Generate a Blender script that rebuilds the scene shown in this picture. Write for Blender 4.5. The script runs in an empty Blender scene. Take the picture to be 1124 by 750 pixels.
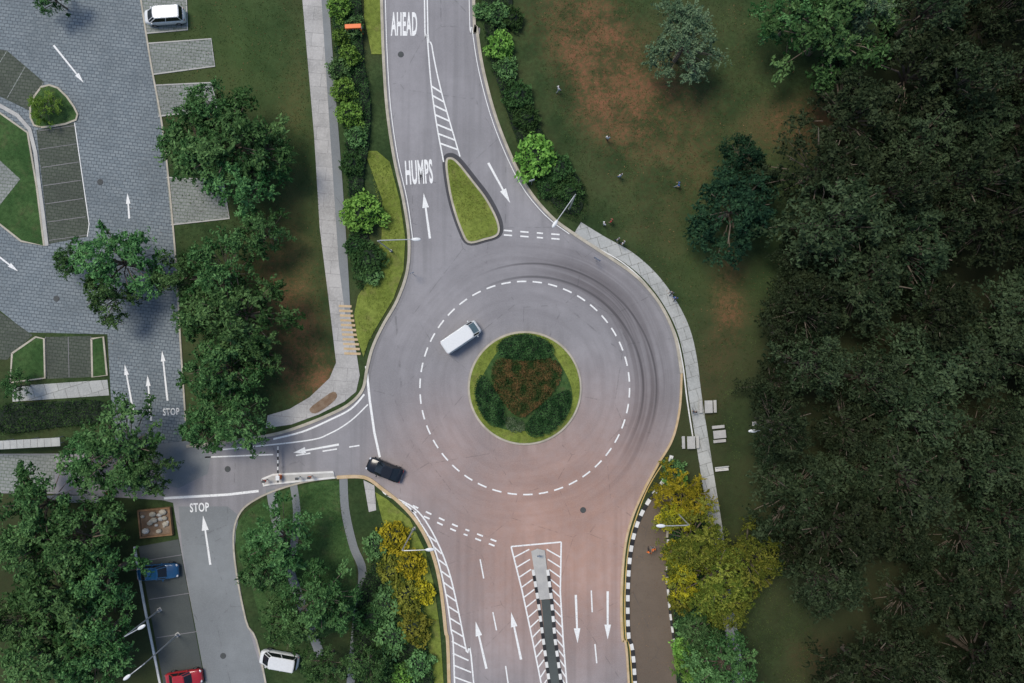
import bpy, math, random
import numpy as np
from mathutils import Vector, Matrix, noise
from mathutils.geometry import tessellate_polygon
random.seed(7); rng=np.random.default_rng(7)
S=0.11; H=85.0; CX,CY=562.0,375.0
def P(x,y,h=0.0):
    k=(H-h)/H
    return ((x-CX)*S*k,(CY-y)*S*k)
scene=bpy.context.scene
col=scene.collection

# ------------------------------------------------------------ node helper
class NT:
    def __init__(s,name):
        s.m=bpy.data.materials.new(name); s.m.use_nodes=True
        s.t=s.m.node_tree; s.t.nodes.clear()
        s.out=s.t.nodes.new('ShaderNodeOutputMaterial')
    def n(s,ty,**k):
        nd=s.t.nodes.new(ty)
        for a,b in k.items(): setattr(nd,a,b)
        return nd
    def put(s,sock,v):
        if isinstance(v,bpy.types.NodeSocket): s.t.links.new(v,sock)
        elif isinstance(v,(tuple,list)):
            sock.default_value=(tuple(v)+(1,))[:len(sock.default_value)] if len(v)<len(sock.default_value) else tuple(v)
        else: sock.default_value=v
    def math(s,op,a,b=0.0,c=None,clamp=False):
        nd=s.n('ShaderNodeMath',operation=op); nd.use_clamp=clamp
        s.put(nd.inputs[0],a); s.put(nd.inputs[1],b)
        if c is not None: s.put(nd.inputs[2],c)
        return nd.outputs[0]
    def mr(s,v,a,b,c=0.0,d=1.0,smooth=True):
        nd=s.n('ShaderNodeMapRange'); nd.interpolation_type='SMOOTHSTEP' if smooth else 'LINEAR'
        s.put(nd.inputs[0],v)
        for i,x in enumerate((a,b,c,d)): nd.inputs[1+i].default_value=x
        return nd.outputs[0]
    def mix(s,f,a,b,mode='MIX'):
        nd=s.n('ShaderNodeMix',data_type='RGBA'); nd.blend_type=mode
        s.put(nd.inputs[0],f); s.put(nd.inputs[6],a); s.put(nd.inputs[7],b)
        return nd.outputs[2]
    def noise(s,vec,scale,detail=3,rough=0.55):
        nd=s.n('ShaderNodeTexNoise'); nd.inputs['Scale'].default_value=scale
        nd.inputs['Detail'].default_value=detail; nd.inputs['Roughness'].default_value=rough
        if vec is not None: s.t.links.new(vec,nd.inputs['Vector'])
        return nd.outputs[0]
    def pos(s): return s.n('ShaderNodeNewGeometry').outputs['Position']
    def mapping(s,v,loc=(0,0,0),rot=0,scale=(1,1,1)):
        nd=s.n('ShaderNodeMapping'); s.t.links.new(v,nd.inputs[0])
        nd.inputs[1].default_value=loc; nd.inputs[2].default_value=(0,0,rot); nd.inputs[3].default_value=scale
        return nd.outputs[0]
    def bsdf(s,colr,rough=0.85,spec=0.3,bump=None,bstr=0.3,metal=0.0,bdist=0.02,coat=0):
        b=s.n('ShaderNodeBsdfPrincipled'); s.put(b.inputs['Base Color'],colr)
        s.put(b.inputs['Roughness'],rough); b.inputs['Specular IOR Level'].default_value=spec
        b.inputs['Metallic'].default_value=metal; b.inputs['Coat Weight'].default_value=coat
        if bump is not None:
            bp=s.n('ShaderNodeBump'); bp.inputs['Strength'].default_value=bstr; bp.inputs['Distance'].default_value=bdist
            s.put(bp.inputs['Height'],bump); s.t.links.new(bp.outputs[0],b.inputs['Normal'])
        return b.outputs[0]
    def done(s,sh):
        s.t.links.new(sh,s.out.inputs[0]); return s.m
def blob(N,pos,cx,cy,r0,r1):
    x,y=P(cx,cy)
    d=N.n('ShaderNodeVectorMath',operation='DISTANCE'); N.t.links.new(pos,d.inputs[0]); d.inputs[1].default_value=(x,y,0)
    return N.mr(d.outputs['Value'],r0*S,r1*S,1.0,0.0)

# ------------------------------------------------------------ materials
def m_asphalt(name,base,dirt=0.0,main=False):
    N=NT(name); p=N.pos()
    big=N.noise(p,0.09,3); mid=N.noise(p,0.9,3,0.65); fine=N.noise(p,9,2,0.7)
    c=N.mix(N.mr(big,0.35,0.68),tuple(v*0.86 for v in base),tuple(v*1.12 for v in base))
    c=N.mix(N.mr(mid,0.3,0.7,0,0.25),c,tuple(v*0.66 for v in base))
    c=N.mix(N.mr(fine,0.35,0.75,0,0.35),c,tuple(min(1,v*1.35) for v in base))
    if main:
        cx,cy=P(576,426)
        sp=N.n('ShaderNodeSeparateXYZ'); N.t.links.new(p,sp.inputs[0])
        dx=N.math('SUBTRACT',sp.outputs[0],cx); dy=N.math('SUBTRACT',sp.outputs[1],cy)
        r=N.math('SQRT',N.math('ADD',N.math('MULTIPLY',dx,dx),N.math('MULTIPLY',dy,dy)))
        wob=N.noise(p,0.05,1)
        r2=N.math('ADD',r,N.math('MULTIPLY',wob,3.0))
        ux=N.math('DIVIDE',dx,r); uy=N.math('DIVIDE',dy,r)
        cb=N.n('ShaderNodeCombineXYZ'); N.put(cb.inputs[0],N.math('MULTIPLY',r2,1.1)); N.put(cb.inputs[1],N.math('MULTIPLY',ux,1.0)); N.put(cb.inputs[2],N.math('MULTIPLY',uy,1.0))
        st=N.noise(cb.outputs[0],1.0,3,0.6)
        ring=N.math('MULTIPLY',N.mr(r,7.0,9.0),N.mr(r,15.5,20.5,1,0))
        c=N.mix(N.math('MULTIPLY',N.mr(st,0.35,0.7),N.math('MULTIPLY',ring,0.20)),c,(0.11,0.10,0.105))
        side=N.math('MULTIPLY',N.mr(ux,-0.3,0.65),N.mr(uy,-0.95,-0.2))
        st2=N.mr(N.noise(N.mapping(cb.outputs[0],scale=(1.9,0.7,0.7)),1.0,2,0.5),0.42,0.62)
        band=N.math('MULTIPLY',N.mr(r,11.6,14.6),N.mr(r,15.0,19.8,1,0))
        c=N.mix(N.math('MULTIPLY',N.math('MULTIPLY',band,side),N.math('ADD',0.32,N.math('MULTIPLY',st2,0.30))),c,(0.065,0.053,0.055))
        for rr,wd,a0 in ((13.4,0.15,0.0),(15.0,0.12,0.1)):
            dd=N.math('ABSOLUTE',N.math('SUBTRACT',N.math('ADD',r,N.math('MULTIPLY',ux,-0.9)),rr))
            k=N.math('MULTIPLY',N.mr(dd,wd*0.4,wd*1.4,1,0),N.mr(N.math('ADD',ux,uy),a0+0.3,1.1))
            c=N.mix(N.math('MULTIPLY',k,0.55),c,(0.045,0.042,0.045))
        trk=N.noise(N.mapping(p,rot=0.06,scale=(0.9,0.03,1)),1.0,2)
        c=N.mix(N.math('MULTIPLY',N.mr(trk,0.42,0.68),N.math('MULTIPLY',N.math('SUBTRACT',1.0,ring),0.34)),c,(0.15,0.148,0.15))
        w=N.math('MAXIMUM',blob(N,p,620,590,20,230),N.math('MULTIPLY',blob(N,p,500,520,10,130),0.5))  # warm light glow on the lower roundabout, painted into the asphalt colour
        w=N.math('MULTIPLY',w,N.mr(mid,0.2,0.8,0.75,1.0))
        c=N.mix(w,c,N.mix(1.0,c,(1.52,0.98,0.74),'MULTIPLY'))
    vo=N.n('ShaderNodeTexVoronoi',feature='DISTANCE_TO_EDGE'); vo.inputs['Scale'].default_value=0.12
    wv=N.n('ShaderNodeVectorMath',operation='ADD'); N.t.links.new(p,wv.inputs[0])
    nn=N.n('ShaderNodeTexNoise'); nn.inputs['Scale'].default_value=0.8; nn.inputs['Detail'].default_value=3
    sc=N.n('ShaderNodeVectorMath',operation='SCALE'); N.t.links.new(nn.outputs[1],sc.inputs[0]); sc.inputs[3].default_value=2.0; N.t.links.new(sc.outputs[0],wv.inputs[1])
    N.t.links.new(wv.outputs[0],vo.inputs['Vector'])
    ck=N.math('MULTIPLY',N.mr(vo.outputs[0],0.0,0.008,1,0),N.mr(mid,0.45,0.6,0,0.4))
    c=N.mix(ck,c,(0.07,0.07,0.07))
    return N.done(N.bsdf(c,0.85,0.25,fine,0.3))
def m_noise(name,a,b,scale=2.0,rough=0.85,fine=12,k=0.35,spec=0.3,bs=0.3):
    N=NT(name); p=N.pos(); n1=N.noise(p,scale,4,0.6); n2=N.noise(p,fine,2,0.7)
    c=N.mix(N.mr(n1,0.3,0.7),a,b); c=N.mix(N.mr(n2,0.4,0.75,0,k),c,tuple(v*0.55 for v in a))
    return N.done(N.bsdf(c,rough,spec,n2,bs))
def m_paint(name,colr,worn=0.35):
    N=NT(name); p=N.pos(); n1=N.noise(p,0.7,3); n2=N.noise(p,7,4,0.75)
    f=N.math('MULTIPLY',N.mr(n2,0.48,0.66),N.mr(n1,0.3,0.7,0.3,1.0))
    c=N.mix(N.math('MULTIPLY',f,worn*2),colr,(0.30,0.30,0.305))
    return N.done(N.bsdf(c,0.7,0.3))
def m_plain(name,c,rough=0.5,metal=0,spec=0.5,coat=0): 
    N=NT(name); p=N.pos(); n=N.noise(p,6,3)
    cc=N.mix(N.mr(n,0.3,0.7,0,0.25),c,tuple(v*0.7 for v in c))
    return N.done(N.bsdf(cc,rough,spec,None,metal=metal,coat=coat))
def m_paver(name,a,b,mort,bw,bh,rot,mor=0.05,dirt=0.4):
    N=NT(name); p=N.pos(); v=N.mapping(p,rot=rot)
    br=N.n('ShaderNodeTexBrick'); N.t.links.new(v,br.inputs['Vector'])
    br.inputs['Scale'].default_value=1; br.inputs['Brick Width'].default_value=bw; br.inputs['Row Height'].default_value=bh
    br.inputs['Mortar Size'].default_value=mor; br.inputs['Mortar Smooth'].default_value=0.3
    N.put(br.inputs['Color1'],a); N.put(br.inputs['Color2'],b); N.put(br.inputs['Mortar'],mort)
    big=N.noise(p,0.2,4,0.65); fine=N.noise(p,5,2,0.7)
    c=N.mix(N.mr(big,0.38,0.68,0,dirt),br.outputs[0],tuple(v*0.5 for v in a))
    c=N.mix(N.mr(fine,0.4,0.7,0,0.3),c,tuple(v*1.3 for v in b))
    return N.done(N.bsdf(c,0.85,0.25,br.outputs[1],-0.3))
def m_grass(name,a,b,soil,soilk=0.3,attr=False):
    N=NT(name); p=N.pos()
    n1=N.noise(p,0.25,4,0.65); n2=N.noise(p,2.2,4,0.7); n3=N.noise(p,11,2,0.75)
    c=N.mix(N.mr(n1,0.32,0.68),a,b)
    c=N.mix(N.mr(n2,0.35,0.7,0,0.6),c,tuple(v*0.5 for v in a))
    if attr:
        at=N.n('ShaderNodeAttribute'); at.attribute_name='masks'
        sp=N.n('ShaderNodeSeparateColor'); N.t.links.new(at.outputs[0],sp.inputs[0])
        olv=N.noise(p,0.06,4,0.7)
        c=N.mix(N.mr(olv,0.42,0.66,0,0.5),c,N.mix(n2,(0.045,0.05,0.022),(0.075,0.072,0.034)))
        rm=N.math('MULTIPLY',N.mr(sp.outputs[0],0.02,0.95),N.mr(N.math('ADD',N.math('MULTIPLY',n1,0.6),N.math('MULTIPLY',n2,0.55)),0.46,0.74,0.10,0.85))
        c=N.mix(rm,c,N.mix(n3,soil,tuple(v*1.6 for v in soil)))
        c=N.mix(N.math('MULTIPLY',sp.outputs[2],N.mr(n2,0.3,0.7,0.3,0.8)),c,(0.09,0.14,0.04))
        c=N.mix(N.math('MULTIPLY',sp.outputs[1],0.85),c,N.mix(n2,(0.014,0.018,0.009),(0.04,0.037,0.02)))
    else:
        c=N.mix(N.mr(N.noise(p,0.6,4,0.7),0.5,0.72,0,soilk),c,soil)
    c=N.mix(N.mr(n3,0.35,0.7,0,0.5),c,N.mix(1.0,c,(1.9,1.8,1.6),'MULTIPLY'))
    return N.done(N.bsdf(c,0.95,0.1,n3,0.6,bdist=0.06))
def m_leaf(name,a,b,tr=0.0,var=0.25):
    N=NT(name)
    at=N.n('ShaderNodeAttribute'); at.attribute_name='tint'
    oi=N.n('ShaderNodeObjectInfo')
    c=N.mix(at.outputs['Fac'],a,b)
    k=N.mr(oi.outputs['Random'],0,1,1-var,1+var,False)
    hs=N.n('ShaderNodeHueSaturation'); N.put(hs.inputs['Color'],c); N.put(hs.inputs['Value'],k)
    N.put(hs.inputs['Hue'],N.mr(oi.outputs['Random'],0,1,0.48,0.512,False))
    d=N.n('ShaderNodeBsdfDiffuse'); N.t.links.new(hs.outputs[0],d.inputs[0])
    if tr<=0: return N.done(d.outputs[0])
    t=N.n('ShaderNodeBsdfTranslucent'); N.t.links.new(hs.outputs[0],t.inputs[0])
    mx=N.n('ShaderNodeMixShader'); mx.inputs[0].default_value=tr
    N.t.links.new(d.outputs[0],mx.inputs[1]); N.t.links.new(t.outputs[0],mx.inputs[2])
    return N.done(mx.outputs[0])

M={}
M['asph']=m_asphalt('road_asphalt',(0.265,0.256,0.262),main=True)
M['asph2']=m_asphalt('lane_asphalt',(0.20,0.213,0.215))
M['asph_brown']=m_asphalt('layby_asphalt',(0.135,0.105,0.078))
M['asph_dark']=m_asphalt('bay_asphalt',(0.075,0.085,0.08))
M['patch']=m_asphalt('patch_asphalt',(0.215,0.208,0.212))
M['asph_rim']=m_asphalt('dark_rim_asphalt',(0.07,0.07,0.075))
M['paver']=m_paver('block_paving',(0.155,0.185,0.20),(0.21,0.24,0.25),(0.075,0.088,0.10),0.62,0.40,0.12)
M['bay']=m_paver('bay_paving',(0.065,0.075,0.060),(0.09,0.10,0.08),(0.035,0.05,0.03),0.6,0.4,0.12)
M['bay_light']=m_paver('bay_concrete_paving',(0.21,0.225,0.21),(0.26,0.27,0.255),(0.11,0.14,0.10),0.6,0.4,0.1)
M['conc']=m_noise('concrete',(0.38,0.37,0.35),(0.48,0.47,0.43),0.6,k=0.35)
M['path']=m_paver('path_concrete',(0.37,0.36,0.34),(0.45,0.435,0.41),(0.24,0.23,0.22),3.0,1.6,0.08,0.03,0.5)
M['path_e']=m_paver('path_slabs',(0.35,0.36,0.34),(0.43,0.435,0.41),(0.18,0.18,0.16),1.5,1.5,-0.3,0.04,0.5)
M['kerb']=m_noise('kerb_concrete',(0.36,0.33,0.26),(0.50,0.455,0.37),0.8,k=0.4)
M['kerb_w']=m_noise('kerb_white_paint',(0.62,0.61,0.57),(0.75,0.74,0.70),1.0,k=0.3)
M['kerb_k']=m_noise('kerb_black_paint',(0.02,0.02,0.022),(0.04,0.04,0.04),1.0)
M['kerb_y']=m_noise('kerb_sandy',(0.48,0.35,0.19),(0.58,0.44,0.28),1.0)
M['white']=m_paint('road_paint_white',(0.78,0.78,0.75),0.36)
M['yellow']=m_paint('road_paint_yellow',(0.55,0.38,0.12),0.4)
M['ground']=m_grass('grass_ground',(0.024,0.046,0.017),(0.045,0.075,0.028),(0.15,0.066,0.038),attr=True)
M['lush']=m_grass('grass_lush',(0.030,0.070,0.022),(0.055,0.105,0.035),(0.08,0.07,0.04),0.4)
M['lime']=m_grass('grass_lime',(0.12,0.16,0.03),(0.19,0.235,0.05),(0.16,0.14,0.06),0.4)
M['soil']=m_noise('soil',(0.16,0.10,0.06),(0.26,0.19,0.13),0.8,k=0.5)
M['bark']=m_noise('bark',(0.12,0.095,0.07),(0.20,0.165,0.125),3)
M['lf_mid']=m_leaf('leaves_mid',(0.022,0.065,0.020),(0.135,0.27,0.095))
M['lf_bright']=m_leaf('leaves_bright',(0.06,0.15,0.025),(0.23,0.42,0.085),0.15)
M['lf_dark']=m_leaf('leaves_dark',(0.013,0.023,0.011),(0.055,0.078,0.038),0,0.45)
M['lf_blue']=m_leaf('leaves_bluegreen',(0.010,0.028,0.018),(0.038,0.085,0.042))
M['lf_grey']=m_leaf('leaves_greygreen',(0.05,0.085,0.045),(0.16,0.22,0.12))
M['lf_yel']=m_leaf('leaves_yellow',(0.12,0.13,0.012),(0.52,0.46,0.035),0.15)
M['lf_olive']=m_leaf('leaves_olive',(0.06,0.09,0.015),(0.25,0.27,0.045),0.1)
M['lf_hedge']=m_leaf('leaves_hedge',(0.012,0.036,0.012),(0.055,0.115,0.038))
M['lf_red']=m_leaf('leaves_reddish',(0.022,0.045,0.014),(0.12,0.068,0.03))
M['core']=m_plain('hedge_core',(0.008,0.018,0.008),0.9)
M['steel']=m_plain('galvanised_steel',(0.42,0.43,0.44),0.45,0.4)
M['lampw']=m_plain('lamp_housing',(0.70,0.71,0.70),0.4)
M['glass']=m_plain('vehicle_glass',(0.012,0.016,0.02),0.1,0,0.5)
M['glassb']=m_plain('vehicle_windscreen',(0.10,0.17,0.20),0.12,0,0.6,1)
M['tyre']=m_plain('tyre_rubber',(0.02,0.02,0.02),0.9)
M['rim']=m_plain('wheel_rim',(0.4,0.4,0.4),0.3,0.8)
M['chrome']=m_plain('headlamp',(0.7,0.7,0.7),0.15,0.3)
M['tail']=m_plain('tail_lamp',(0.45,0.02,0.02),0.2)
M['p_black']=m_plain('paint_black',(0.006,0.008,0.012),0.2,0.0,0.4,0.3)
M['p_white']=m_plain('paint_white',(0.68,0.69,0.68),0.35,0,0.5,0.4)
M['p_blue']=m_plain('paint_blue',(0.015,0.09,0.20),0.2,0.1,0.5,0.6)
M['p_red']=m_plain('paint_red',(0.36,0.015,0.02),0.2,0,0.5,0.6)
M['orange']=m_plain('orange_plastic',(0.80,0.16,0.02),0.5)
M['redp']=m_plain('red_plastic',(0.6,0.05,0.03),0.5)
M['iron']=m_noise('cast_iron',(0.06,0.06,0.06),(0.10,0.10,0.10),3)
M['roof']=m_noise('roof_sheet',(0.36,0.37,0.35),(0.46,0.46,0.43),1.0)
M['wood']=m_noise('timber',(0.18,0.10,0.05),(0.28,0.17,0.09),2)
M['skin']=m_plain('skin',(0.45,0.27,0.18),0.6)
M['hair']=m_plain('hair',(0.015,0.012,0.01),0.6)
for nm,c in dict(c_white=(0.7,0.7,0.7),c_blue=(0.05,0.14,0.4),c_dark=(0.03,0.03,0.04),c_red=(0.5,0.05,0.04),c_org=(0.85,0.2,0.03),c_grey=(0.25,0.26,0.28)).items():
    M[nm]=m_plain('cloth_'+nm[2:],c,0.85)

# ------------------------------------------------------------ mesh builder
class MB:
    def __init__(s): s.v=[]; s.f=[]; s.mi=[]; s.mats=[]
    def mat(s,m):
        if m not in s.mats: s.mats.append(m)
        return s.mats.index(m)
    def add(s,vs,fs,m):
        o=len(s.v); k=s.mat(m); s.v+= [tuple(v) for v in vs]
        for f in fs: s.f.append(tuple(i+o for i in f)); s.mi.append(k)
    def box(s,c,d,m,rot=0,taper=1.0):
        x,y,z=c; a,b,h=d[0]/2,d[1]/2,d[2]/2; vs=[]
        for sz,t in ((-1,1),(1,taper)):
            for sx,sy in ((-1,-1),(1,-1),(1,1),(-1,1)):
                px,py=sx*a*t,sy*b*t; vs.append((x+px*math.cos(rot)-py*math.sin(rot),y+px*math.sin(rot)+py*math.cos(rot),z+sz*h))
        s.add(vs,[(3,2,1,0),(4,5,6,7),(0,1,5,4),(1,2,6,5),(2,3,7,6),(3,0,4,7)],m)
    def tube(s,pts,rad,m,n=6,cap=True):
        vs=[];fs=[]
        pts=[Vector(p) for p in pts]
        for i,p in enumerate(pts):
            d=(pts[min(i+1,len(pts)-1)]-pts[max(i-1,0)])
            if d.length<1e-6: d=Vector((0,0,1))
            d.normalize(); a=d.orthogonal().normalized() if abs(d.z)<0.99 else Vector((1,0,0)); b=d.cross(a).normalized(); a=b.cross(d)
            r=rad[i] if isinstance(rad,(list,tuple)) else rad
            for k in range(n):
                t=2*math.pi*k/n; vs.append(p+a*r*math.cos(t)+b*r*math.sin(t))
        for i in range(len(pts)-1):
            for k in range(n): fs.append((i*n+k,i*n+(k+1)%n,(i+1)*n+(k+1)%n,(i+1)*n+k))
        if cap: fs.append(tuple(range(n))[::-1]); fs.append(tuple((len(pts)-1)*n+k for k in range(n)))
        s.add(vs,fs,m)
    def poly(s,pts,z,m):
        tr=tessellate_polygon([[Vector((p[0],p[1],0)) for p in pts]])
        vs=[(p[0],p[1],z) for p in pts]; fs=[]
        for t in tr:
            a,b,c=[vs[i] for i in t]
            ar=(b[0]-a[0])*(c[1]-a[1])-(b[1]-a[1])*(c[0]-a[0])
            fs.append(tuple(t) if ar>0 else (t[0],t[2],t[1]))
        s.add(vs,fs,m)
    def prism(s,pts,z0,z1,m):
        s.poly(pts,z1,m); n=len(pts)
        vs=[(p[0],p[1],z0) for p in pts]+[(p[0],p[1],z1) for p in pts]
        s.add(vs,[(i,(i+1)%n,n+(i+1)%n,n+i) for i in range(n)],m)
    def ellipsoid(s,c,r,m,seg=10,rings=6):
        vs=[];fs=[]
        for i in range(rings+1):
            ph=math.pi*i/rings
            for k in range(seg):
                t=2*math.pi*k/seg; vs.append((c[0]+r[0]*math.sin(ph)*math.cos(t),c[1]+r[1]*math.sin(ph)*math.sin(t),c[2]-r[2]*math.cos(ph)))
        for i in range(rings):
            for k in range(seg): fs.append((i*seg+k,i*seg+(k+1)%seg,(i+1)*seg+(k+1)%seg,(i+1)*seg+k))
        s.add(vs,fs,m)
    def obj(s,name,parent=None,loc=(0,0,0),rot=0,smooth=False,bevel=0):
        me=bpy.data.meshes.new(name); me.from_pydata(s.v,[],s.f)
        for m in s.mats: me.materials.append(m)
        me.polygons.foreach_set('material_index',s.mi)
        if smooth: me.polygons.foreach_set('use_smooth',[True]*len(me.polygons))
        me.update(); o=bpy.data.objects.new(name,me); col.objects.link(o)
        o.location=loc; o.rotation_euler=(0,0,rot)
        if parent: o.parent=parent
        if bevel:
            b=o.modifiers.new('bevel','BEVEL'); b.width=bevel; b.segments=2; b.limit_method='ANGLE'
        return o
def empty(name,loc,rot=0):
    e=bpy.data.objects.new(name,None); e.location=loc; e.rotation_euler=(0,0,rot); e.empty_display_size=0.2; col.objects.link(e); return e
def cr(pts,n=6,closed=False):
    out=[]; L=len(pts); rg=range(L) if closed else range(L-1)
    for i in rg:
        if closed: p0,p1,p2,p3=[pts[(i+k)%L] for k in (-1,0,1,2)]
        else: p0,p1,p2,p3=pts[max(i-1,0)],pts[i],pts[i+1],pts[min(i+2,L-1)]
        for k in range(n):
            t=k/n; q=[]
            for a in (0,1):
                q.append(0.5*((2*p1[a])+(-p0[a]+p2[a])*t+(2*p0[a]-5*p1[a]+4*p2[a]-p3[a])*t*t+(-p0[a]+3*p1[a]-3*p2[a]+p3[a])*t**3))
            out.append(tuple(q))
    if not closed: out.append(tuple(pts[-1]))
    return out
def Wp(pts): return [P(*p) for p in pts]
def resample(w,step):
    out=[w[0]]; acc=0
    for a,b in zip(w[:-1],w[1:]):
        d=math.hypot(b[0]-a[0],b[1]-a[1])
        if d<1e-9: continue
        t=step-acc
        while t<=d:
            out.append((a[0]+(b[0]-a[0])*t/d,a[1]+(b[1]-a[1])*t/d)); t+=step
        acc=(acc+d)%step
    if math.hypot(out[-1][0]-w[-1][0],out[-1][1]-w[-1][1])>step*0.2: out.append(w[-1])
    return out
def offs(w,o):
    r=[]
    for i in range(len(w)):
        a=w[max(i-1,0)]; b=w[min(i+1,len(w)-1)]
        dx,dy=b[0]-a[0],b[1]-a[1]; l=math.hypot(dx,dy) or 1
        r.append((w[i][0]-dy/l*o,w[i][1]+dx/l*o))
    return r
def strip(mb,w,width,z0,z1,mats,off=0.0):
    if not isinstance(mats,(list,tuple)): mats=[mats]
    l=offs(w,off+width/2); r=offs(w,off-width/2)
    for i in range(len(w)-1):
        m=mats[i%len(mats)]
        if z1-z0<1e-4: mb.add([(*l[i],z1),(*r[i],z1),(*r[i+1],z1),(*l[i+1],z1)],[(0,1,2,3)],m)
        else:
            vs=[(*l[i],z0),(*r[i],z0),(*r[i+1],z0),(*l[i+1],z0),(*l[i],z1),(*r[i],z1),(*r[i+1],z1),(*l[i+1],z1)]
            fs=[(4,5,6,7),(0,4,7,3),(1,2,6,5)]
            if i==0 or len(mats)>1: fs.append((0,1,5,4))
            if i==len(w)-2 or len(mats)>1: fs.append((2,3,7,6))
            mb.add(vs,fs,m)
def dashes(mb,w,width,z,m,on,offl,start=0):
    st=0.25; pts=resample(w,st); per=on+offl
    seg=[]
    for i,p in enumerate(pts):
        d=(i*st+start)%per
        if d<on: seg.append(p)
        else:
            if len(seg)>1: strip(mb,seg,width,z,z,m)
            seg=[]
    if len(seg)>1: strip(mb,seg,width,z,z,m)
def flat(name,px,z,mat,smooth=0,closed=True):
    pts=cr(px,smooth,closed) if smooth else px
    mb=MB(); mb.poly(Wp(pts),z,mat); return mb.obj(name)
def kerbline(name,px,mats,width=0.28,h=0.14,step=None,smooth=6):
    w=Wp(cr(px,smooth))
    if step: w=resample(w,step)
    mb=MB(); strip(mb,w,width,-0.02,h,mats); return mb.obj(name)

# ------------------------------------------------------------ ground sheet
def axis(lo,hi,step):
    a=list(np.arange(lo,hi+0.01,step)); far=[120,200,400,800,1500]
    return np.array(sorted([lo-f for f in far]+a+[hi+f for f in far]))
ax=axis(-78,78,1.0); ay=axis(-56,56,1.0)
gx,gy=np.meshgrid(ax,ay); gpx=gx/S+CX; gpy=CY-gy/S
def gb(cx,cy,rx,ry=None):
    ry=ry or rx; return np.exp(-(((gpx-cx)/rx)**2+((gpy-cy)/ry)**2))
red=np.clip(gb(655,60,40,60)*0.95+gb(685,115,45,45)*0.6+gb(615,20,50,50)*0.4+gb(800,330,18,50)*1.0+gb(885,135,40,28)*0.9+gb(760,180,100,100)*0.35+gb(720,90,60,60)*0.3+gb(325,370,36,60)*0.65+gb(345,415,25,25)*0.9+gb(300,290,50,70)*0.45+gb(325,130,25,120)*0.3+gb(900,720,40,30)*0.5+gb(890,560,60,40)*0.5+gb(720,600,30,120)*0.3+gb(780,420,20,60)*0.3+gb(1040,20,60,40)*0.5,0,1)
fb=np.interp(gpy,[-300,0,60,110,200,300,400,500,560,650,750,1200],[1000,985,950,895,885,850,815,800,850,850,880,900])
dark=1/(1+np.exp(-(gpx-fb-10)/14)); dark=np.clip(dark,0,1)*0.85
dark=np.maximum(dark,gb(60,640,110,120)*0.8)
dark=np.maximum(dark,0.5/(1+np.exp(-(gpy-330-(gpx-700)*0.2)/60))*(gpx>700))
yel=np.clip(gb(250,60,60,90)*0.35+gb(780,300,60,60)*0.25+gb(330,200,30,150)*0.25,0,1)
me=bpy.data.meshes.new('ground'); nx,ny=len(ax),len(ay)
vs=np.stack([gx.ravel(),gy.ravel(),np.zeros(gx.size)],1)
idx=np.arange(nx*ny).reshape(ny,nx)
fs=np.stack([idx[:-1,:-1],idx[:-1,1:],idx[1:,1:],idx[1:,:-1]],-1).reshape(-1,4)
me.from_pydata(vs.tolist(),[],fs.tolist())
at=me.color_attributes.new('masks','FLOAT_COLOR','POINT')
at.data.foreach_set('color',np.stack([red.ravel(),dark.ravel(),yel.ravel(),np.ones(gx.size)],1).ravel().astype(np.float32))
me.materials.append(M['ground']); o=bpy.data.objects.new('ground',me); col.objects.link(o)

# ------------------------------------------------------------ roads
NW=[(412,-400),(416,-100),(419,0),(421,60),(425,120),(433,175),(443,220),(449,262),(447,298),(436,330),(420,358),(409,382),(403,405),(398,428),(383,444),(360,456),(330,468),(300,477),(250,485),(205,490)]
WL=[(190,499),(60,498),(-400,500)]
WB=[(-400,538),(60,542),(178,549)]
LL=[(190,552),(198,600),(213,680),(227,750),(290,1150)]
LR=[(350,1150),(292,750),(270,680),(257,605),(262,566),(287,545),(330,530),(370,524),(400,524),(420,537),(440,553),(459,575),(474,605),(483,640),(489,690),(493,750),(500,1150)]
SR=[(705,1150),(690,750),(683,700),(682,650),(686,600),(694,568),(707,538),(722,510),(738,482),(746,448),(748,410),(741,370),(725,335),(700,305),(665,280),(630,257),(603,236),(575,200),(548,140),(531,80),(523,30),(520,0),(514,-400)]
road=cr(NW)+WL+WB+cr(LL)+cr(LR)+cr(SR)
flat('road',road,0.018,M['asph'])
flat('car_park_lane',[(196,556),(250,556),(262,566),(257,605),(270,680),(292,752),(330,1000),(262,1000),(226,750),(213,680),(200,602)],0.024,M['asph2'])
flat('car_park_paving',[(-400,-400),(150,-400),(155,0),(166,70),(180,150),(192,270),(198,370),(204,466),(198,489),(128,492),(122,440),(118,367),(30,365),(0,341),(-400,350)],0.008,M['paver'])
flat('layby_road',cr([(733,518),(716,546),(702,572),(693,605),(690,650),(691,700),(698,750),(712,1100)],4)+cr([(765,1100),(745,750),(738,700),(733,650),(731,600),(734,560),(741,530)],4),0.012,M['asph_brown'])
mb=MB(); strip(mb,Wp(cr(NW)),0.45,0.023,0.023,M['patch'],off=0.35); strip(mb,Wp(cr(SR[10:][::-1])),0.45,0.023,0.023,M['patch'],off=-0.35); mb.obj('gutter')
kerbline('road_kerb',NW,M['kerb'],0.35,0.13)
kerbline('road_kerb',SR[10:][::-1],M['kerb'],0.35,0.13)
kerbline('road_kerb',LR[:8],M['kerb'],0.2,0.12)
kerbline('road_kerb',LR[7:],M['kerb_y'],0.4,0.13)
kerbline('road_kerb',SR[:11],M['kerb_y'],0.25,0.13)
kerbline('striped_kerb',[(737,500),(729,526),(713,548),(700,573),(692,606),(689,650),(690,700),(697,750),(712,1100)],[M['kerb_w'],M['kerb_k']],0.42,0.2,step=0.75)
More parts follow.
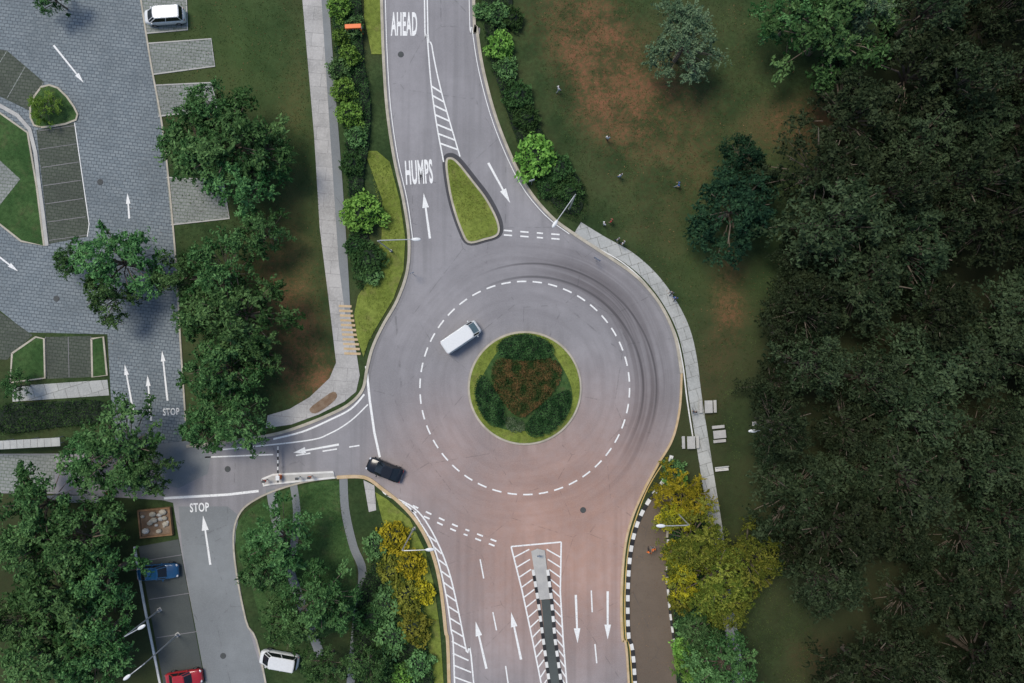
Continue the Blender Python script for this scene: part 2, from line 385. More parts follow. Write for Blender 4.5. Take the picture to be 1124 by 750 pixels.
kerbline('striped_kerb',[(733,592),(732,625),(734,660),(739,700),(746,750),(766,1100)],[M['kerb_w'],M['kerb_k']],0.25,0.16,step=0.75)
kerbline('road_kerb',[(742,528),(735,560),(732,590)],M['kerb'],0.25,0.12)
kerbline('car_park_kerb',[(155,0),(166,70),(180,150),(192,270),(198,370),(204,462)],M['kerb'],0.2,0.1)
kerbline('car_park_kerb',[(-60,90),(0,116),(33,142),(43,200),(52,270)],M['conc'],0.45,0.12,smooth=2)
kerbline('car_park_kerb',[(148,600),(158,660),(170,720),(180,770)],M['kerb_w'],0.25,0.14)

# ------------------------------------------------------------ paths
flat('footpath',[(330,-400),(332,0),(339,80),(345,150),(351,250),(361,330),(366,372),(369,398),(362,415),(340,436),(318,449),(294,456),(292,470),(320,466),(350,455),(378,441),(391,430),(395,412),(391,385),(385,350),(382,290),(376,200),(369,110),(361,0),(356,-400)],0.06,M['path'])
flat('footpath_border',[(348,-400),(353,0),(360,110),(366,200),(372,290),(379,345),(385,345),(382,290),(376,200),(369,110),(361,0),(356,-400)],0.066,M['asph2'])
mb=MB()
for i in range(11):
    y=336+i*5.2; x0=372+i*0.6; x1=386+i*1.0
    strip(mb,Wp([(x0,y),(x1,y+0.5)]),0.28,0.07,0.07,M['kerb_y'])
mb.obj('tactile_paving')
flat('soil_patch',cr([(340,449),(352,439),(366,430),(370,436),(360,446),(346,454)],3,True),0.10,M['soil'])
ep=[(634,250),(660,266),(690,283),(715,305),(735,332),(750,362),(758,395),(763,435),(770,480),(777,525),(785,575),(793,630),(800,680),(807,725),(850,1050)]
mb=MB(); w=resample(Wp(cr(ep,5)),0.8); strip(mb,w,1.55,0.07,0.07,M['path_e']); mb.obj('footpath')
kerbline('path_kerb',[(x-9,y+4) for x,y in ep[:9]],M['kerb_w'],0.14,0.12)
for pts,wd in (([(377,522),(379,560),(388,600),(398,628),(392,680),(384,760)],1.0),([(297,537),(305,580),(318,625),(330,660),(352,720)],1.1),([(322,530),(326,570),(318,625)],0.9)):
    mb=MB(); strip(mb,resample(Wp(cr(pts,5)),0.8),wd,0.05,0.05,M['asph2']); mb.obj('footpath')
flat('footpath',[(399,527),(411,533),(413,560),(405,562)],0.055,M['path'])
flat('footpath',[(14,424),(118,417),(120,434),(14,441)],0.04,M['path_e'])
flat('footpath',[(-300,500),(60,499),(60,540),(-300,538)],0.03,M['bay_light'])
flat('road_apron',[(170,488),(205,484),(232,500),(228,520),(196,536),(172,530)],0.03,M['asph2'])

# ------------------------------------------------------------ car park bays & islands
def island(name,px,mat,h=0.11,smooth=0,kerb=M['kerb']):
    pts=cr(px,smooth,True) if smooth else px
    w=Wp(pts); mb=MB(); mb.prism(w,0.0,h,mat)
    strip(mb,w+[w[0]],0.22,0.0,h+0.03,kerb); return mb.obj(name)
flat('parking_bay',[(-200,20),(8,56),(48,90),(33,122),(0,106),(-200,60)],0.016,M['bay'])
flat('parking_bay',[(40,143),(82,135),(98,246),(96,260),(54,268)],0.016,M['bay'])
flat('parking_bay',[(-100,170),(0,176),(23,197),(0,226),(-100,240)],0.122,M['bay_light'])
flat('parking_bay',[(50,370),(100,369),(101,414),(52,416)],0.016,M['bay'])
flat('parking_bay',[(-100,335),(0,343),(36,368),(8,395),(-100,390)],0.016,M['bay'])
island('grass_island',[(34,118),(46,96),(64,97),(82,118),(84,132),(58,139),(38,138)],M['lush'],smooth=2)
island('grass_island',[(-100,100),(0,124),(31,146),(41,205),(49,270),(24,265),(0,246),(-100,225)],M['lush'])
island('grass_island',[(14,388),(40,370),(49,372),(50,415),(12,420)],M['lush'])
island('grass_island',[(101,372),(114,370),(118,412),(102,414)],M['lush'])
for q in ([(163,48),(232,43),(236,73),(168,82)],[(170,94),(232,91),(240,120),(174,128)],[(183,195),(245,198),(252,240),(188,247)],[(154,-6),(205,-2),(206,33),(160,37)]):
    flat('parking_bay',q,0.04,M['bay_light'])
    kerbline('car_park_kerb',[q[0],q[1],q[2],q[3]],M['conc'],0.15,0.09,smooth=1)
flat('parking_bay',[(152,600),(196,592),(212,680),(227,760),(260,1000),(200,1000),(182,765)],0.030,M['asph_dark'])
flat('grass_verge',[(400,166),(414,166),(428,178),(439,220),(445,262),(443,297),(432,328),(417,353),(405,374),(399,392),(392,370),(389,345),(393,325),(410,300),(419,262),(420,220)],0.09,M['lime'])
flat('grass_verge',[(398,-100),(415,-100),(418,0),(420,60),(408,60),(400,20)],0.09,M['lime'])
flat('grass_plot',cr([(262,572),(290,548),(320,536),(372,528),(373,560),(384,600),(392,640),(380,690),(300,700),(275,640),(260,605)],3,True),0.03,M['lush'])
flat('grass_verge',[(412,540),(425,548),(450,570),(467,605),(476,640),(483,690),(487,750),(470,750),(465,690),(455,640),(440,600),(420,572)],0.09,M['lime'])

def raised_ring(name,px,ktop,grass):
    w=Wp(cr(px,5,True)); mb=MB(); mb.prism(w,0.0,0.15,ktop)
    cx=sum(p[0] for p in w)/len(w); cy=sum(p[1] for p in w)/len(w)
    w2=[];w3=[]
    for i,p in enumerate(w):
        a=w[i-1]; b=w[(i+1)%len(w)]; dx,dy=b[0]-a[0],b[1]-a[1]; l=math.hypot(dx,dy)
        s=1 if (dx*(cy-p[1])-dy*(cx-p[0]))>0 else -1
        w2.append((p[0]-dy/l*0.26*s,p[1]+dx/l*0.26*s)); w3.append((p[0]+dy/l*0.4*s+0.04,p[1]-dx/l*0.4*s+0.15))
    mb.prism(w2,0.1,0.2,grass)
    m3=MB(); m3.poly(w3,0.0225,M['asph_rim']); m3.obj('dark_island_border')  # flat dark border just outside the island kerb, laid over the road
    return mb.obj(name)
raised_ring('splitter_island',[(489,178),(494,173),(503,178),(520,199),(535,219),(547,243),(547,258),(532,264),(514,267),(505,252),(496,225),(491,200)],M['kerb'],M['lime'])
C=(576,426)
def circ(r,n=72,c=C,ph=0): return [(c[0]+r*math.cos(2*math.pi*i/n+ph),c[1]+r*math.sin(2*math.pi*i/n+ph)) for i in range(n)]
mb=MB(); mb.prism(Wp(circ(62.5)),0,0.16,M['kerb']); mb.prism(Wp(circ(60.3)),0.1,0.22,M['lime']); 
mb.prism(Wp([(C[0]+(51+4*math.sin(3*a))*math.cos(a),C[1]+(51+4*math.sin(3*a))*math.sin(a)) for a in [2*math.pi*i/60 for i in range(60)]]),0.15,0.26,M['lush']); mb.obj('roundabout_island')
mb=MB()
mb.prism(Wp([(583,605),(590,602),(598,604),(602,640),(604,657),(592,658),(587,630)]),0,0.18,M['conc'])
mb.prism(Wp([(594,658),(604,658),(607,690),(614,750),(650,1150),(632,1150),(604,750),(598,700)]),0,0.16,M['asph_dark'])
w=resample(Wp([(585,625),(590,655),(596,700),(603,750),(632,1150)]),0.7); strip(mb,w,0.35,0,0.24,[M['kerb_w'],M['kerb_k']])
w=resample(Wp([(601,625),(605,655),(609,700),(616,750),(651,1150)]),0.7); strip(mb,w,0.35,0,0.24,[M['kerb_w'],M['kerb_k']])
mb.obj('median_divider')

# ------------------------------------------------------------ markings
Z=0.030; Z2=0.036; wh=M['white']
mb=MB()
n=42
for i in range(n):
    a0=2*math.pi*i/n; a1=a0+2*math.pi/n*0.60
    arc=[(C[0]+115*math.cos(a0+(a1-a0)*k/3),C[1]+117*math.sin(a0+(a1-a0)*k/3)) for k in range(4)]
    strip(mb,Wp(arc),0.18,Z,Z,wh)
L1=[(467,-400),(466,0),(469,40),(473,90),(479,135),(487,178)]; L2=[(470,-400),(469,0),(474,50),(483,95),(494,135),(505,172)]
strip(mb,Wp(cr(L1,4)),0.16,Z,Z,wh); strip(mb,Wp(cr(L2,4)),0.16,Z,Z,wh)
for k in range(9):
    t=k/9.0; y=74+t*94
    xa=np.interp(y,[90,135,178],[473,479,487]) if y>90 else 473; xb=np.interp(y+7,[50,95,135,172],[474,483,494,505])
    if k>1: strip(mb,Wp([(xa,y),(xb,y+7)]),0.2,Z2,Z2,wh)
strip(mb,Wp(cr([(x+4,y) for x,y in NW[:8]],4)),0.09,Z,Z,wh)
strip(mb,Wp(cr([(x-5,y) for x,y in SR[15:]],4)),0.09,Z,Z,wh)
for o in (0,5): dashes(mb,Wp([(553,253+o),(618,258+o)]),0.18,Z,wh,1.1,0.8)
strip(mb,Wp([(402,402),(406,440),(411,475),(417,502)]),0.28,Z,Z,wh)
strip(mb,Wp(cr([(400,433),(385,449),(362,461),(332,474),(300,482)],5)),0.22,Z,Z,wh)
strip(mb,Wp(cr([(404,444),(385,462),(362,476),(335,484),(240,494)],5)),0.16,Z2,Z2,wh)
dashes(mb,Wp([(325,500),(395,489)]),0.16,Z,wh,2.0,1.2)
strip(mb,Wp([(225,502),(300,499)]),0.16,Z,Z,wh)
HB=[(424,543),(455,558),(475,585),(492,625),(503,670),(512,715),(520,750),(548,1150)]
HA=[(424,543),(448,556),(462,575),(476,600),(487,640),(495,690),(499,750),(508,1150)]
strip(mb,Wp(cr([(418,535)]+HA,5)),0.18,Z,Z,wh)
strip(mb,Wp(cr(HB,5)),0.18,Z,Z,wh)
for y in range(592,900,13):
    xa=np.interp(y-5,[p[1] for p in HA],[p[0] for p in HA]); xb=np.interp(y+3,[p[1] for p in HB],[p[0] for p in HB])
    strip(mb,Wp([(xa,y-5),(xb,y+3)]),0.18,Z2,Z2,wh)
for o in (0,1): dashes(mb,Wp([(453-o*2,555+o*5),(500-o*2,577+o*5),(552-o*2,597+o*5)]),0.2,Z,wh,0.95,0.75)
ML=[(561,600),(573,648),(584,700),(594,750),(620,1150)]; MR=[(616,595),(615,650),(618,700),(622,750),(658,1150)]
strip(mb,Wp(ML),0.18,Z,Z,wh); strip(mb,Wp(MR),0.18,Z,Z,wh); strip(mb,Wp([(561,600),(616,595)]),0.18,Z2,Z2,wh)
IL=[(583,605),(585,625),(590,655),(596,700),(603,750)]; IR=[(598,604),(601,625),(605,655),(609,700),(616,750)]
for y in range(606,750,11):
    xa=np.interp(y+6,[p[1] for p in ML],[p[0] for p in ML]); xb=np.interp(y-4,[p[1] for p in IL],[p[0] for p in IL])
    strip(mb,Wp([(xa,y+6),(xb-2,y-3)]),0.16,Z2+0.004,Z2+0.004,wh)
    xa=np.interp(y+6,[p[1] for p in MR],[p[0] for p in MR]); xb=np.interp(y-4,[p[1] for p in IR],[p[0] for p in IR])
    strip(mb,Wp([(xa,y+6),(xb+2,y-3)]),0.16,Z2+0.004,Z2+0.004,wh)
for a,b in (((527,614),(531,635)),((541,672),(545,692)),((555,731),(558,752)),((649,648),(650,672)),((653,707),(655,728)),((566,780),(570,805))):
    strip(mb,Wp([a,b]),0.16,Z,Z,wh)
def arrow(mb,x0,y0,x1,y1,wd=0.16,hw=0.42,hl=1.5):
    a=Vector(P(x0,y0)); b=Vector(P(x1,y1)); d=(b-a).normalized(); nrm=Vector((-d.y,d.x)); c=b-d*hl
    mb.poly([a+nrm*wd/2*1.3,c+nrm*wd/2,c+nrm*hw,b,c-nrm*hw,c-nrm*wd/2,a-nrm*wd/2*1.3][::-1],Z,wh)
for a in ((472,262,465,212),(536,179,560,223),(534,734,522,682),(572,724,561,672),(632,653,634,706),(667,649,667,702)): arrow(mb,*a,wd=0.22,hw=0.40,hl=1.8)
arrow(mb,231,620,223,566,0.2,0.42,1.8); 
arrow(mb,372,488,322,497,0.2,0.42)
strip(mb,Wp([(180,547),(250,543),(284,539)]),0.3,Z,Z,wh)
for a in ((59,50,92,91),(142,240,140,212),(-10,275,20,298),(146,450,137,400),(166,462,162,412),(184,440,178,385)): arrow(mb,*a,wd=0.18,hw=0.28,hl=1.3)
for k in range(7): 
    y=140+k*20; strip(mb,Wp([(42+k*2.0,y+4),(82+k*2.4,y-2)]),0.07,Z,Z,M['patch'])
strip(mb,Wp([(82,135),(98,246),(96,260)]),0.1,Z2,Z2,wh)
for x in (50,75,100): strip(mb,Wp([(x,370),(x+1,414)]),0.07,Z,Z,M['patch'])
for a,b in (((8,56),(-20,100)),((28,73),(8,108)),((48,90),(33,122))): strip(mb,Wp([a,b]),0.1,Z,Z,M['bay_light'])
for k in range(4):
    y=612+k*42; strip(mb,Wp([(156+k*8,y+4),(200+k*9,y-3)]),0.08,0.040,0.040,M['patch'])
mb.obj('road_markings')
mb=MB(); strip(mb,Wp(cr([(728,508),(712,534),(699,566),(690,600),(686,650),(687,700),(694,750),(709,1150)],4)),0.12,Z2,Z2,M['yellow'])
strip(mb,Wp(cr([(726,505),(709,532),(696,564),(687,600),(683.5,650),(684.5,700),(691,750),(706,1150)],4)),0.12,Z2,Z2,M['yellow']); mb.obj('yellow_lines')
def text(word,cx,cy,wpx,hpx,rot=0,off=0.02):
    cu=bpy.data.curves.new(word,'FONT'); cu.body=word; cu.offset=off; cu.resolution_u=3; cu.space_character=1.08
    ob=bpy.data.objects.new(word,cu); col.objects.link(ob); bpy.context.view_layer.update()
    me=bpy.data.meshes.new_from_object(ob.evaluated_get(bpy.context.evaluated_depsgraph_get()))
    bpy.data.objects.remove(ob)
    v=np.array([q.co[:] for q in me.vertices]); mn=v.min(0); mx=v.max(0)
    v=(v-(mn+mx)/2); v[:,0]*=wpx*S/(mx[0]-mn[0]); v[:,1]*=hpx*S/(mx[1]-mn[1]); v[:,2]=0
    me.vertices.foreach_set('co',v.ravel()); me.materials.clear(); me.materials.append(wh); me.update()
    o=bpy.data.objects.new('painted_lettering',me); o.location=(*P(cx,cy),Z); o.rotation_euler=(0,0,rot); col.objects.link(o)
text('AHEAD',443.5,26.5,29,26,0.0,0.03); text('HUMPS',460,189,30,27,0.06,0.03); text('STOP',219,557,21,10,0.05)
text('STOP',188,452,18,8,0.05)
def manhole(x,y,r=0.36):
    mb=MB(); cx,cy=P(x,y); n=20
    pts=[(r*math.cos(2*math.pi*i/n),r*math.sin(2*math.pi*i/n)) for i in range(n)]
    mb.prism(pts,0,0.008,M['asph_rim']); mb.prism([(a*0.82,b*0.82) for a,b in pts],0.008,0.014,M['asph_dark'])
    for k in range(-2,3): mb.box((k*0.12,0,0.017),(0.05,0.45-abs(k)*0.08,0.006),M['iron'])
    mb.obj('manhole_cover',loc=(cx,cy,0.026))
for q in ((640,560),(440,60),(250,515),(110,200),(62,328),(245,720)): manhole(*q)

# ------------------------------------------------------------ foliage
def add_leaves(c,size,bias,asp=0.45):
    n=len(c); nr=rng.normal(size=(n,3)); nr[:,2]=np.abs(nr[:,2])+bias; nr/=np.linalg.norm(nr,axis=1)[:,None]
    t=np.cross(nr,rng.normal(size=(n,3))); t/=np.linalg.norm(t,axis=1)[:,None]; b=np.cross(nr,t)
    s=(size*rng.uniform(0.65,1.35,n))[:,None]
    v=np.stack([c+t*s,c+b*s*asp,c-t*s,c-b*s*asp],1).reshape(-1,3)
    return v
def leaf_obj_mesh(name,mb,leafv,tint,leafmat):
    nv=len(mb.v); n=len(leafv)//4
    V=np.concatenate([np.array(mb.v).reshape(-1,3),leafv]) if nv else leafv
    F=list(mb.f)+ (np.arange(n*4).reshape(-1,4)+nv).tolist()
    me=bpy.data.meshes.new(name); me.from_pydata(V.tolist(),[],F)
    for m in mb.mats: me.materials.append(m)
    me.materials.append(leafmat)
    me.polygons.foreach_set('material_index',mb.mi+[len(mb.mats)]*n)
    a=me.attributes.new('tint','FLOAT','POINT'); a.data.foreach_set('value',np.concatenate([np.zeros(nv),np.repeat(tint,4)]).astype(np.float32))
    return me
def tree_mesh(name,seed,leafmat,R=5.0,Ht=9.0,K=60,per=190,leaf=0.2,cl=0.26,base=0.5,flat=0.55,conic=False):
    global rng; rng=np.random.default_rng(seed); rd=random.Random(seed)
    mb=MB(); fork=Ht*base*0.75
    mb.tube([(0,0,-0.1),(0.08,0.05,fork*0.5),(0.0,0.1,fork),(0.1,0,Ht*0.78)],[0.32,0.25,0.2,0.07],M['bark'],8)
    p1,p2=rd.uniform(0,6),rd.uniform(0,6)
    cen=[]
    for k in range(K):
        th=rd.uniform(0,2*math.pi); u=math.sqrt((k+0.5)/K)
        out=1+0.18*math.sin(2*th+p1)+0.15*math.sin(5*th+p2)+rd.uniform(-0.14,0.14)
        r=R*0.86*u*out
        if conic: z=Ht*base+(Ht*(1-base))*(1-u)*rd.uniform(0.85,1.0)
        else: z=Ht*base+(Ht*(1-base))*(1-u**2.2)*rd.uniform(0.68,1.0)+rd.uniform(-0.7,0.5)
        if rd.random()<0.2: z-=Ht*0.15
        cen.append((r*math.cos(th),r*math.sin(th),max(z,1.6)))
    for k in range(7):
        th=2*math.pi*k/7+rd.uniform(-.3,.3); rr=R*rd.uniform(0.5,0.8)
        e=(rr*math.cos(th),rr*math.sin(th),Ht*rd.uniform(0.6,0.8))
        mb.tube([(0,0,fork*rd.uniform(0.8,1.1)),(e[0]*0.45,e[1]*0.45,fork+(e[2]-fork)*0.6),e],[0.15,0.09,0.04],M['bark'],5)
    for c in cen:
        s=rd.uniform(0.25,0.5)
        mb.tube([(c[0]*s,c[1]*s,fork+(c[2]-fork)*s),(c[0]*0.8,c[1]*0.8,c[2]*0.95),c],[0.06,0.04,0.02],M['bark'],4,False)
    pts=[];tn=[]
    for c in cen:
        cr_=R*cl*rd.uniform(0.6,1.3); m=int(per*rd.uniform(0.6,1.3)); nt=rd.randint(6,10)
        d=rng.normal(size=(nt,3)); d[:,2]=d[:,2]*0.5+0.15; d/=np.linalg.norm(d,axis=1)[:,None]
        k=rng.integers(0,nt,m); t=rng.uniform(0.05,1,m)**0.75
        q=np.array(c)+d[k]*t[:,None]*cr_*np.array([1,1,flat+0.1])+rng.normal(size=(m,3))*cr_*0.085
        q[:,2]-=t**2*cr_*0.25
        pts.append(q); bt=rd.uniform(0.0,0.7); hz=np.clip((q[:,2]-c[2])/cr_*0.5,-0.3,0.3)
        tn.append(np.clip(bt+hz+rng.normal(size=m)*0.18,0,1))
    pts=np.concatenate(pts); tn=np.concatenate(tn)
    return leaf_obj_mesh(name,mb,add_leaves(pts,leaf,0.7),tn,leafmat)
TM={}
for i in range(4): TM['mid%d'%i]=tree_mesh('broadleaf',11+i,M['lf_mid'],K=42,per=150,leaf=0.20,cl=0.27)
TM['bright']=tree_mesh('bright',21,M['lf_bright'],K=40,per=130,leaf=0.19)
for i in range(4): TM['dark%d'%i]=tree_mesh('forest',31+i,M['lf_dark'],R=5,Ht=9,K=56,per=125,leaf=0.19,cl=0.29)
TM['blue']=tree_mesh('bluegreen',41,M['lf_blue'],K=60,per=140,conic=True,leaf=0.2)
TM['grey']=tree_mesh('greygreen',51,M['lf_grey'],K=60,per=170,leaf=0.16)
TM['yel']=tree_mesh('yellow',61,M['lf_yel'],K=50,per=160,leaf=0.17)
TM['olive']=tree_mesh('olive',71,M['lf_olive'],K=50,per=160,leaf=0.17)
rr=random.Random(5)
def tree(kind,x,y,rpx,h=None,name='broadleaf_tree',sz=None):
    h=h or rpx*S*1.7; s=rpx*S*(H-h*0.8)/H/5.0
    wx,wy=P(x,y,h*0.8)
    o=bpy.data.objects.new(name,TM[kind]); o.location=(wx,wy,0); o.rotation_euler=(0,0,rr.uniform(0,6.28))
    o.scale=(s*rr.uniform(0.93,1.07),s*rr.uniform(0.93,1.07),h/9.0); col.objects.link(o); return o
L=[(242,150,60,10),(208,160,42,8),(262,195,42,8),(288,165,26,8),(228,118,34,9),(118,285,50,8),(112,325,30,7),(70,284,20,5),(195,300,34,7),(235,298,44,9),(255,345,54,10),(220,345,38,8),(238,405,44,9),(248,460,44,8),(215,475,26,7),(284,255,30,7),(275,390,28,7),
(125,492,54,8),(158,518,28,7),(92,500,32,6),(30,560,50,9),(75,600,48,9),(25,610,48,9),(100,640,44,9),(55,665,58,10),(105,700,38,8),(40,720,52,9),(10,690,34,8),(88,735,38,9),(12,425,16,4),(50,-8,20,5),
(303,598,46,7.5),(345,665,42,8),(318,692,32,7),(285,632,28,6.5),(372,680,22,6),(352,738,26,7),(400,735,24,6)]
for i,(x,y,r,h) in enumerate(L): tree('mid%d'%(i%4),x,y,r,h)
tree('bright',45,115,19,2.5,'small_tree')
tree('grey',757,38,48,9)
tree('mid0',925,22,66,11); tree('mid2',880,10,38,9); tree('grey',950,0,40,10)
tree('blue',815,225,56,10,'conifer_tree'); tree('blue',822,170,28,8,'conifer_tree')
tree('yel',752,545,31,5); tree('yel',748,570,20,5); tree('olive',765,598,40,7); tree('olive',790,640,46,8); tree('olive',828,622,38,8); tree('yel',752,640,24,6); tree('mid1',770,700,24,6); tree('olive',800,668,30,6); tree('mid0',800,738,40,7); tree('bright',760,735,22,4)
fbx=lambda y: np.interp(y,[-300,0,60,110,200,300,400,500,560,650,750,1200],[1055,1040,1000,945,920,905,885,860,915,920,955,970])
y=-80
while y<880:
    x=fbx(y)+rr.uniform(-10,14)
    while x<1270:
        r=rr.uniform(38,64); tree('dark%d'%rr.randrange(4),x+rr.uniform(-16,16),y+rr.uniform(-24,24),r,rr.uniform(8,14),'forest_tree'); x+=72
    y+=68
for x,y,r,h in ((858,425,34,7),(868,365,30,7),(855,485,28,6),(862,530,28,6),(885,270,34,7),(885,325,36,8),(880,610,28,6)): tree('dark%d'%rr.randrange(4),x,y,r,h,'forest_tree')

def shrub_mesh(name,seed,mat,n=1200,leaf=0.10):
    global rng; rng=np.random.default_rng(seed); mb=MB()
    mb.ellipsoid((0,0,0.5),(0.66,0.66,0.42),M['core'],10,6)
    for k in range(5): mb.tube([(0,0,-0.05),(0.3*math.cos(k*1.3),0.3*math.sin(k*1.3),0.6)],[0.05,0.02],M['bark'],4)
    d=rng.normal(size=(n,3)); d[:,2]=np.abs(d[:,2])*0.9-0.1; d/=np.linalg.norm(d,axis=1)[:,None]
    lump=np.array([noise.noise(Vector(q*2.2)+Vector((seed,0,0))) for q in d])
    rad=0.86+lump*0.55+rng.normal(size=n)*0.09
    p=d*rad[:,None]; p[:,2]=p[:,2]*0.75+0.4
    return leaf_obj_mesh(name,mb,add_leaves(p,leaf,0.3,0.55),np.clip(0.5+lump*0.9+rng.normal(size=n)*0.2,0,1),mat)
for nm,mt in (('b','lf_bright'),('m','lf_mid'),('h','lf_hedge'),('y','lf_yel'),('o','lf_olive')): TM['s'+nm]=shrub_mesh('shrub_'+nm,ord(nm),M[mt])
def shrub(kind,x,y,rpx,h):
    s=rpx*S; o=bpy.data.objects.new('shrub',TM['s'+kind]); wx,wy=P(x,y,h*0.6); o.location=(wx,wy,0.02); o.rotation_euler=(0,0,rr.uniform(0,6)); o.scale=(s,s*rr.uniform(0.85,1.1),h/1.15); col.objects.link(o)
for q in (('b',372,8,13,1.8),('b',383,62,12,1.8),('b',377,98,14,1.8),('b',384,125,14,1.9),('b',374,40,9,1.6),('m',388,30,12,1.5),('m',372,75,12,1.5),('m',392,150,12,1.4),('b',398,233,21,2.4),('h',404,285,18,1.6),('h',385,180,12,1.5),('h',390,270,12,1.4),('m',407,300,12,1.2),
 ('b',549,50,16,1.9),('m',545,15,14,1.8),('m',556,75,12,1.4),('h',568,105,16,1.6),('h',578,130,14,1.6),('b',588,173,22,2.8),('h',562,20,12,1.4),('h',612,185,16,1.5),('h',625,210,14,1.4),('h',600,205,12,1.3),('m',528,12,9,1.0),
 ('m',740,516,12,1.5),('b',742,528,12,1.5),('y',738,570,14,1.6),('y',742,610,14,1.5),('o',748,660,14,1.6),('m',760,690,16,1.8),('m',778,715,16,1.8),('b',752,712,14,1.5),('m',770,740,18,1.6),
 ('y',432,590,18,1.6),('y',450,620,17,1.6),('o',430,625,18,1.6),('o',445,655,20,1.8),('m',425,660,18,1.6),('y',462,650,14,1.4),('o',455,690,18,1.7),('m',430,700,20,1.8),('m',460,730,16,1.6),('b',440,740,14,1.4),('m',412,600,14,1.4),('h',410,680,18,1.6),('h',415,730,20,1.6)): shrub(*q)

def inpoly(x,y,poly):
    c=np.zeros(len(x),bool); j=len(poly)-1
    for i in range(len(poly)):
        xi,yi=poly[i]; xj,yj=poly[j]
        if yi!=yj: c^=((yi>y)!=(yj>y))&(x<(xj-xi)*(y-yi)/(yj-yi)+xi)
        j=i
    return c
def rand_in(poly,n,seed):
    g=np.random.default_rng(seed); w=np.array(poly); lo=w.min(0); hi=w.max(0)
    x=g.uniform(lo[0],hi[0],n*3); y=g.uniform(lo[1],hi[1],n*3); k=inpoly(x,y,poly); return x[k][:n],y[k][:n]
def hedge(name,px,h,mat,dens=60,leaf=0.11,lump=0.4,smooth=4,seed=1,z0=0.0):
    global rng; rng=np.random.default_rng(seed)
    w=Wp(cr(px,smooth,True) if smooth else px)
    a=abs(sum(w[i][0]*w[i-1][1]-w[i-1][0]*w[i][1] for i in range(len(w))))/2
    x,y=rand_in(w,int(a*dens*1.3),seed)
    e=np.array([min(math.hypot(px_-q[0],py_-q[1]) for q in w[::2]) for px_,py_ in zip(x,y)])
    ln=np.array([noise.noise(Vector((px_*1.1,py_*1.1,seed))) for px_,py_ in zip(x,y)])
    z=h*(0.55+0.45*np.clip(e/0.8,0,1))+ln*lump*h+rng.normal(size=len(x))*0.05
    z=z-np.where(rng.random(len(x))<0.3,rng.uniform(0,0.6,len(x))*h,0)
    mb=MB(); cx=sum(p[0] for p in w)/len(w); cy=sum(p[1] for p in w)/len(w)
    mb.prism([(cx+(p[0]-cx)*0.93,cy+(p[1]-cy)*0.93) for p in w],0,h*0.35,M['core'])
    me=leaf_obj_mesh(name,mb,add_leaves(np.stack([x,y,z+z0],1),leaf,0.5,0.55),np.clip(0.45+ln*1.0+rng.normal(size=len(x))*0.22,0,1),mat)
    o=bpy.data.objects.new(name,me); col.objects.link(o)
hedge('hedge',[(364,-20),(394,-20),(400,60),(408,110),(406,160),(400,200),(404,260),(412,290),(398,318),(388,300),(384,230),(379,150),(370,70)],0.9,M['lf_hedge'],50,seed=3)
hedge('hedge',[(526,-20),(560,-20),(556,60),(580,110),(606,165),(642,205),(640,243),(612,234),(592,205),(568,160),(549,105),(534,55)],0.9,M['lf_hedge'],50,seed=4)
hedge('hedge',[(549,374),(575,366),(602,374),(606,390),(576,396),(547,390)],0.9,M['lf_hedge'],140,0.09,0.15,seed=5,z0=.2)
hedge('hedge',[(527,412),(538,418),(552,443),(554,464),(540,467),(527,452),(521,430)],0.9,M['lf_hedge'],140,0.09,0.15,seed=6,z0=.2)
hedge('hedge',[(624,428),(624,452),(608,472),(586,479),(576,468),(590,448),(606,434)],0.9,M['lf_hedge'],140,0.09,0.15,seed=7,z0=.2)
hedge('flower_bed',[(545,395),(575,396),(608,394),(616,412),(604,434),(585,450),(572,458),(556,446),(540,418)],0.6,M['lf_red'],130,0.10,0.5,seed=8,z0=.2)
hedge('flower_bed',[(552,461),(562,457),(574,462),(576,472),(562,474)],0.4,M['lf_grey'],130,0.08,0.4,seed=9,z0=.2)
hedge('hedge',[(395,640),(420,600),(440,600),(462,650),(470,700),(476,780),(400,780),(385,700)],0.9,M['lf_hedge'],50,seed=10)
hedge('hedge',[(0,445),(60,440),(118,440),(122,462),(60,470),(0,476)],0.7,M['lf_hedge'],40,seed=11)
hedge('shrub_bed',[(735,560),(748,520),(770,560),(790,660),(800,780),(748,780),(740,700),(736,620)],0.7,M['lf_hedge'],45,seed=12)

def tufts(name,px,n,mat,seed,h=0.12,sz=0.10):
    global rng; rng=np.random.default_rng(seed); w=Wp(px); x,y=rand_in(w,n,seed)
    ln=np.array([noise.noise(Vector((a*0.4,b*0.4,seed))) for a,b in zip(x,y)])
    k=ln>-0.25; x,y,ln=x[k],y[k],ln[k]
    me=leaf_obj_mesh(name,MB(),add_leaves(np.stack([x,y,rng.uniform(0.02,h,len(x))],1),sz,0.1,0.25),np.clip(0.4+ln+rng.normal(size=len(x))*0.25,0,1),mat)
    o=bpy.data.objects.new(name,me); col.objects.link(o)
M['lf_grass']=m_leaf('grass_blades',(0.025,0.05,0.015),(0.09,0.125,0.04)); M['lf_glime']=m_leaf('grass_blades_lime',(0.10,0.14,0.02),(0.26,0.30,0.07))
tufts('grass',[(575,-60),(1000,-60),(900,110),(880,250),(820,420),(800,620),(782,480),(760,360),(720,300),(650,240),(600,110)],26000,M['lf_grass'],1)
tufts('grass',[(210,-60),(328,-60),(345,150),(362,380),(330,440),(210,470),(200,300),(175,100)],12000,M['lf_grass'],2)
tufts('grass',[(402,168),(416,168),(430,185),(441,262),(430,325),(400,388),(392,350),(412,300),(419,240)],3500,M['lf_glime'],3,0.2)
tufts('grass',[(492,179),(503,184),(532,222),(543,256),(516,263),(498,220)],2200,M['lf_glime'],4,0.34)
tufts('grass',circ(57),2500,M['lf_glime'],5,0.36)
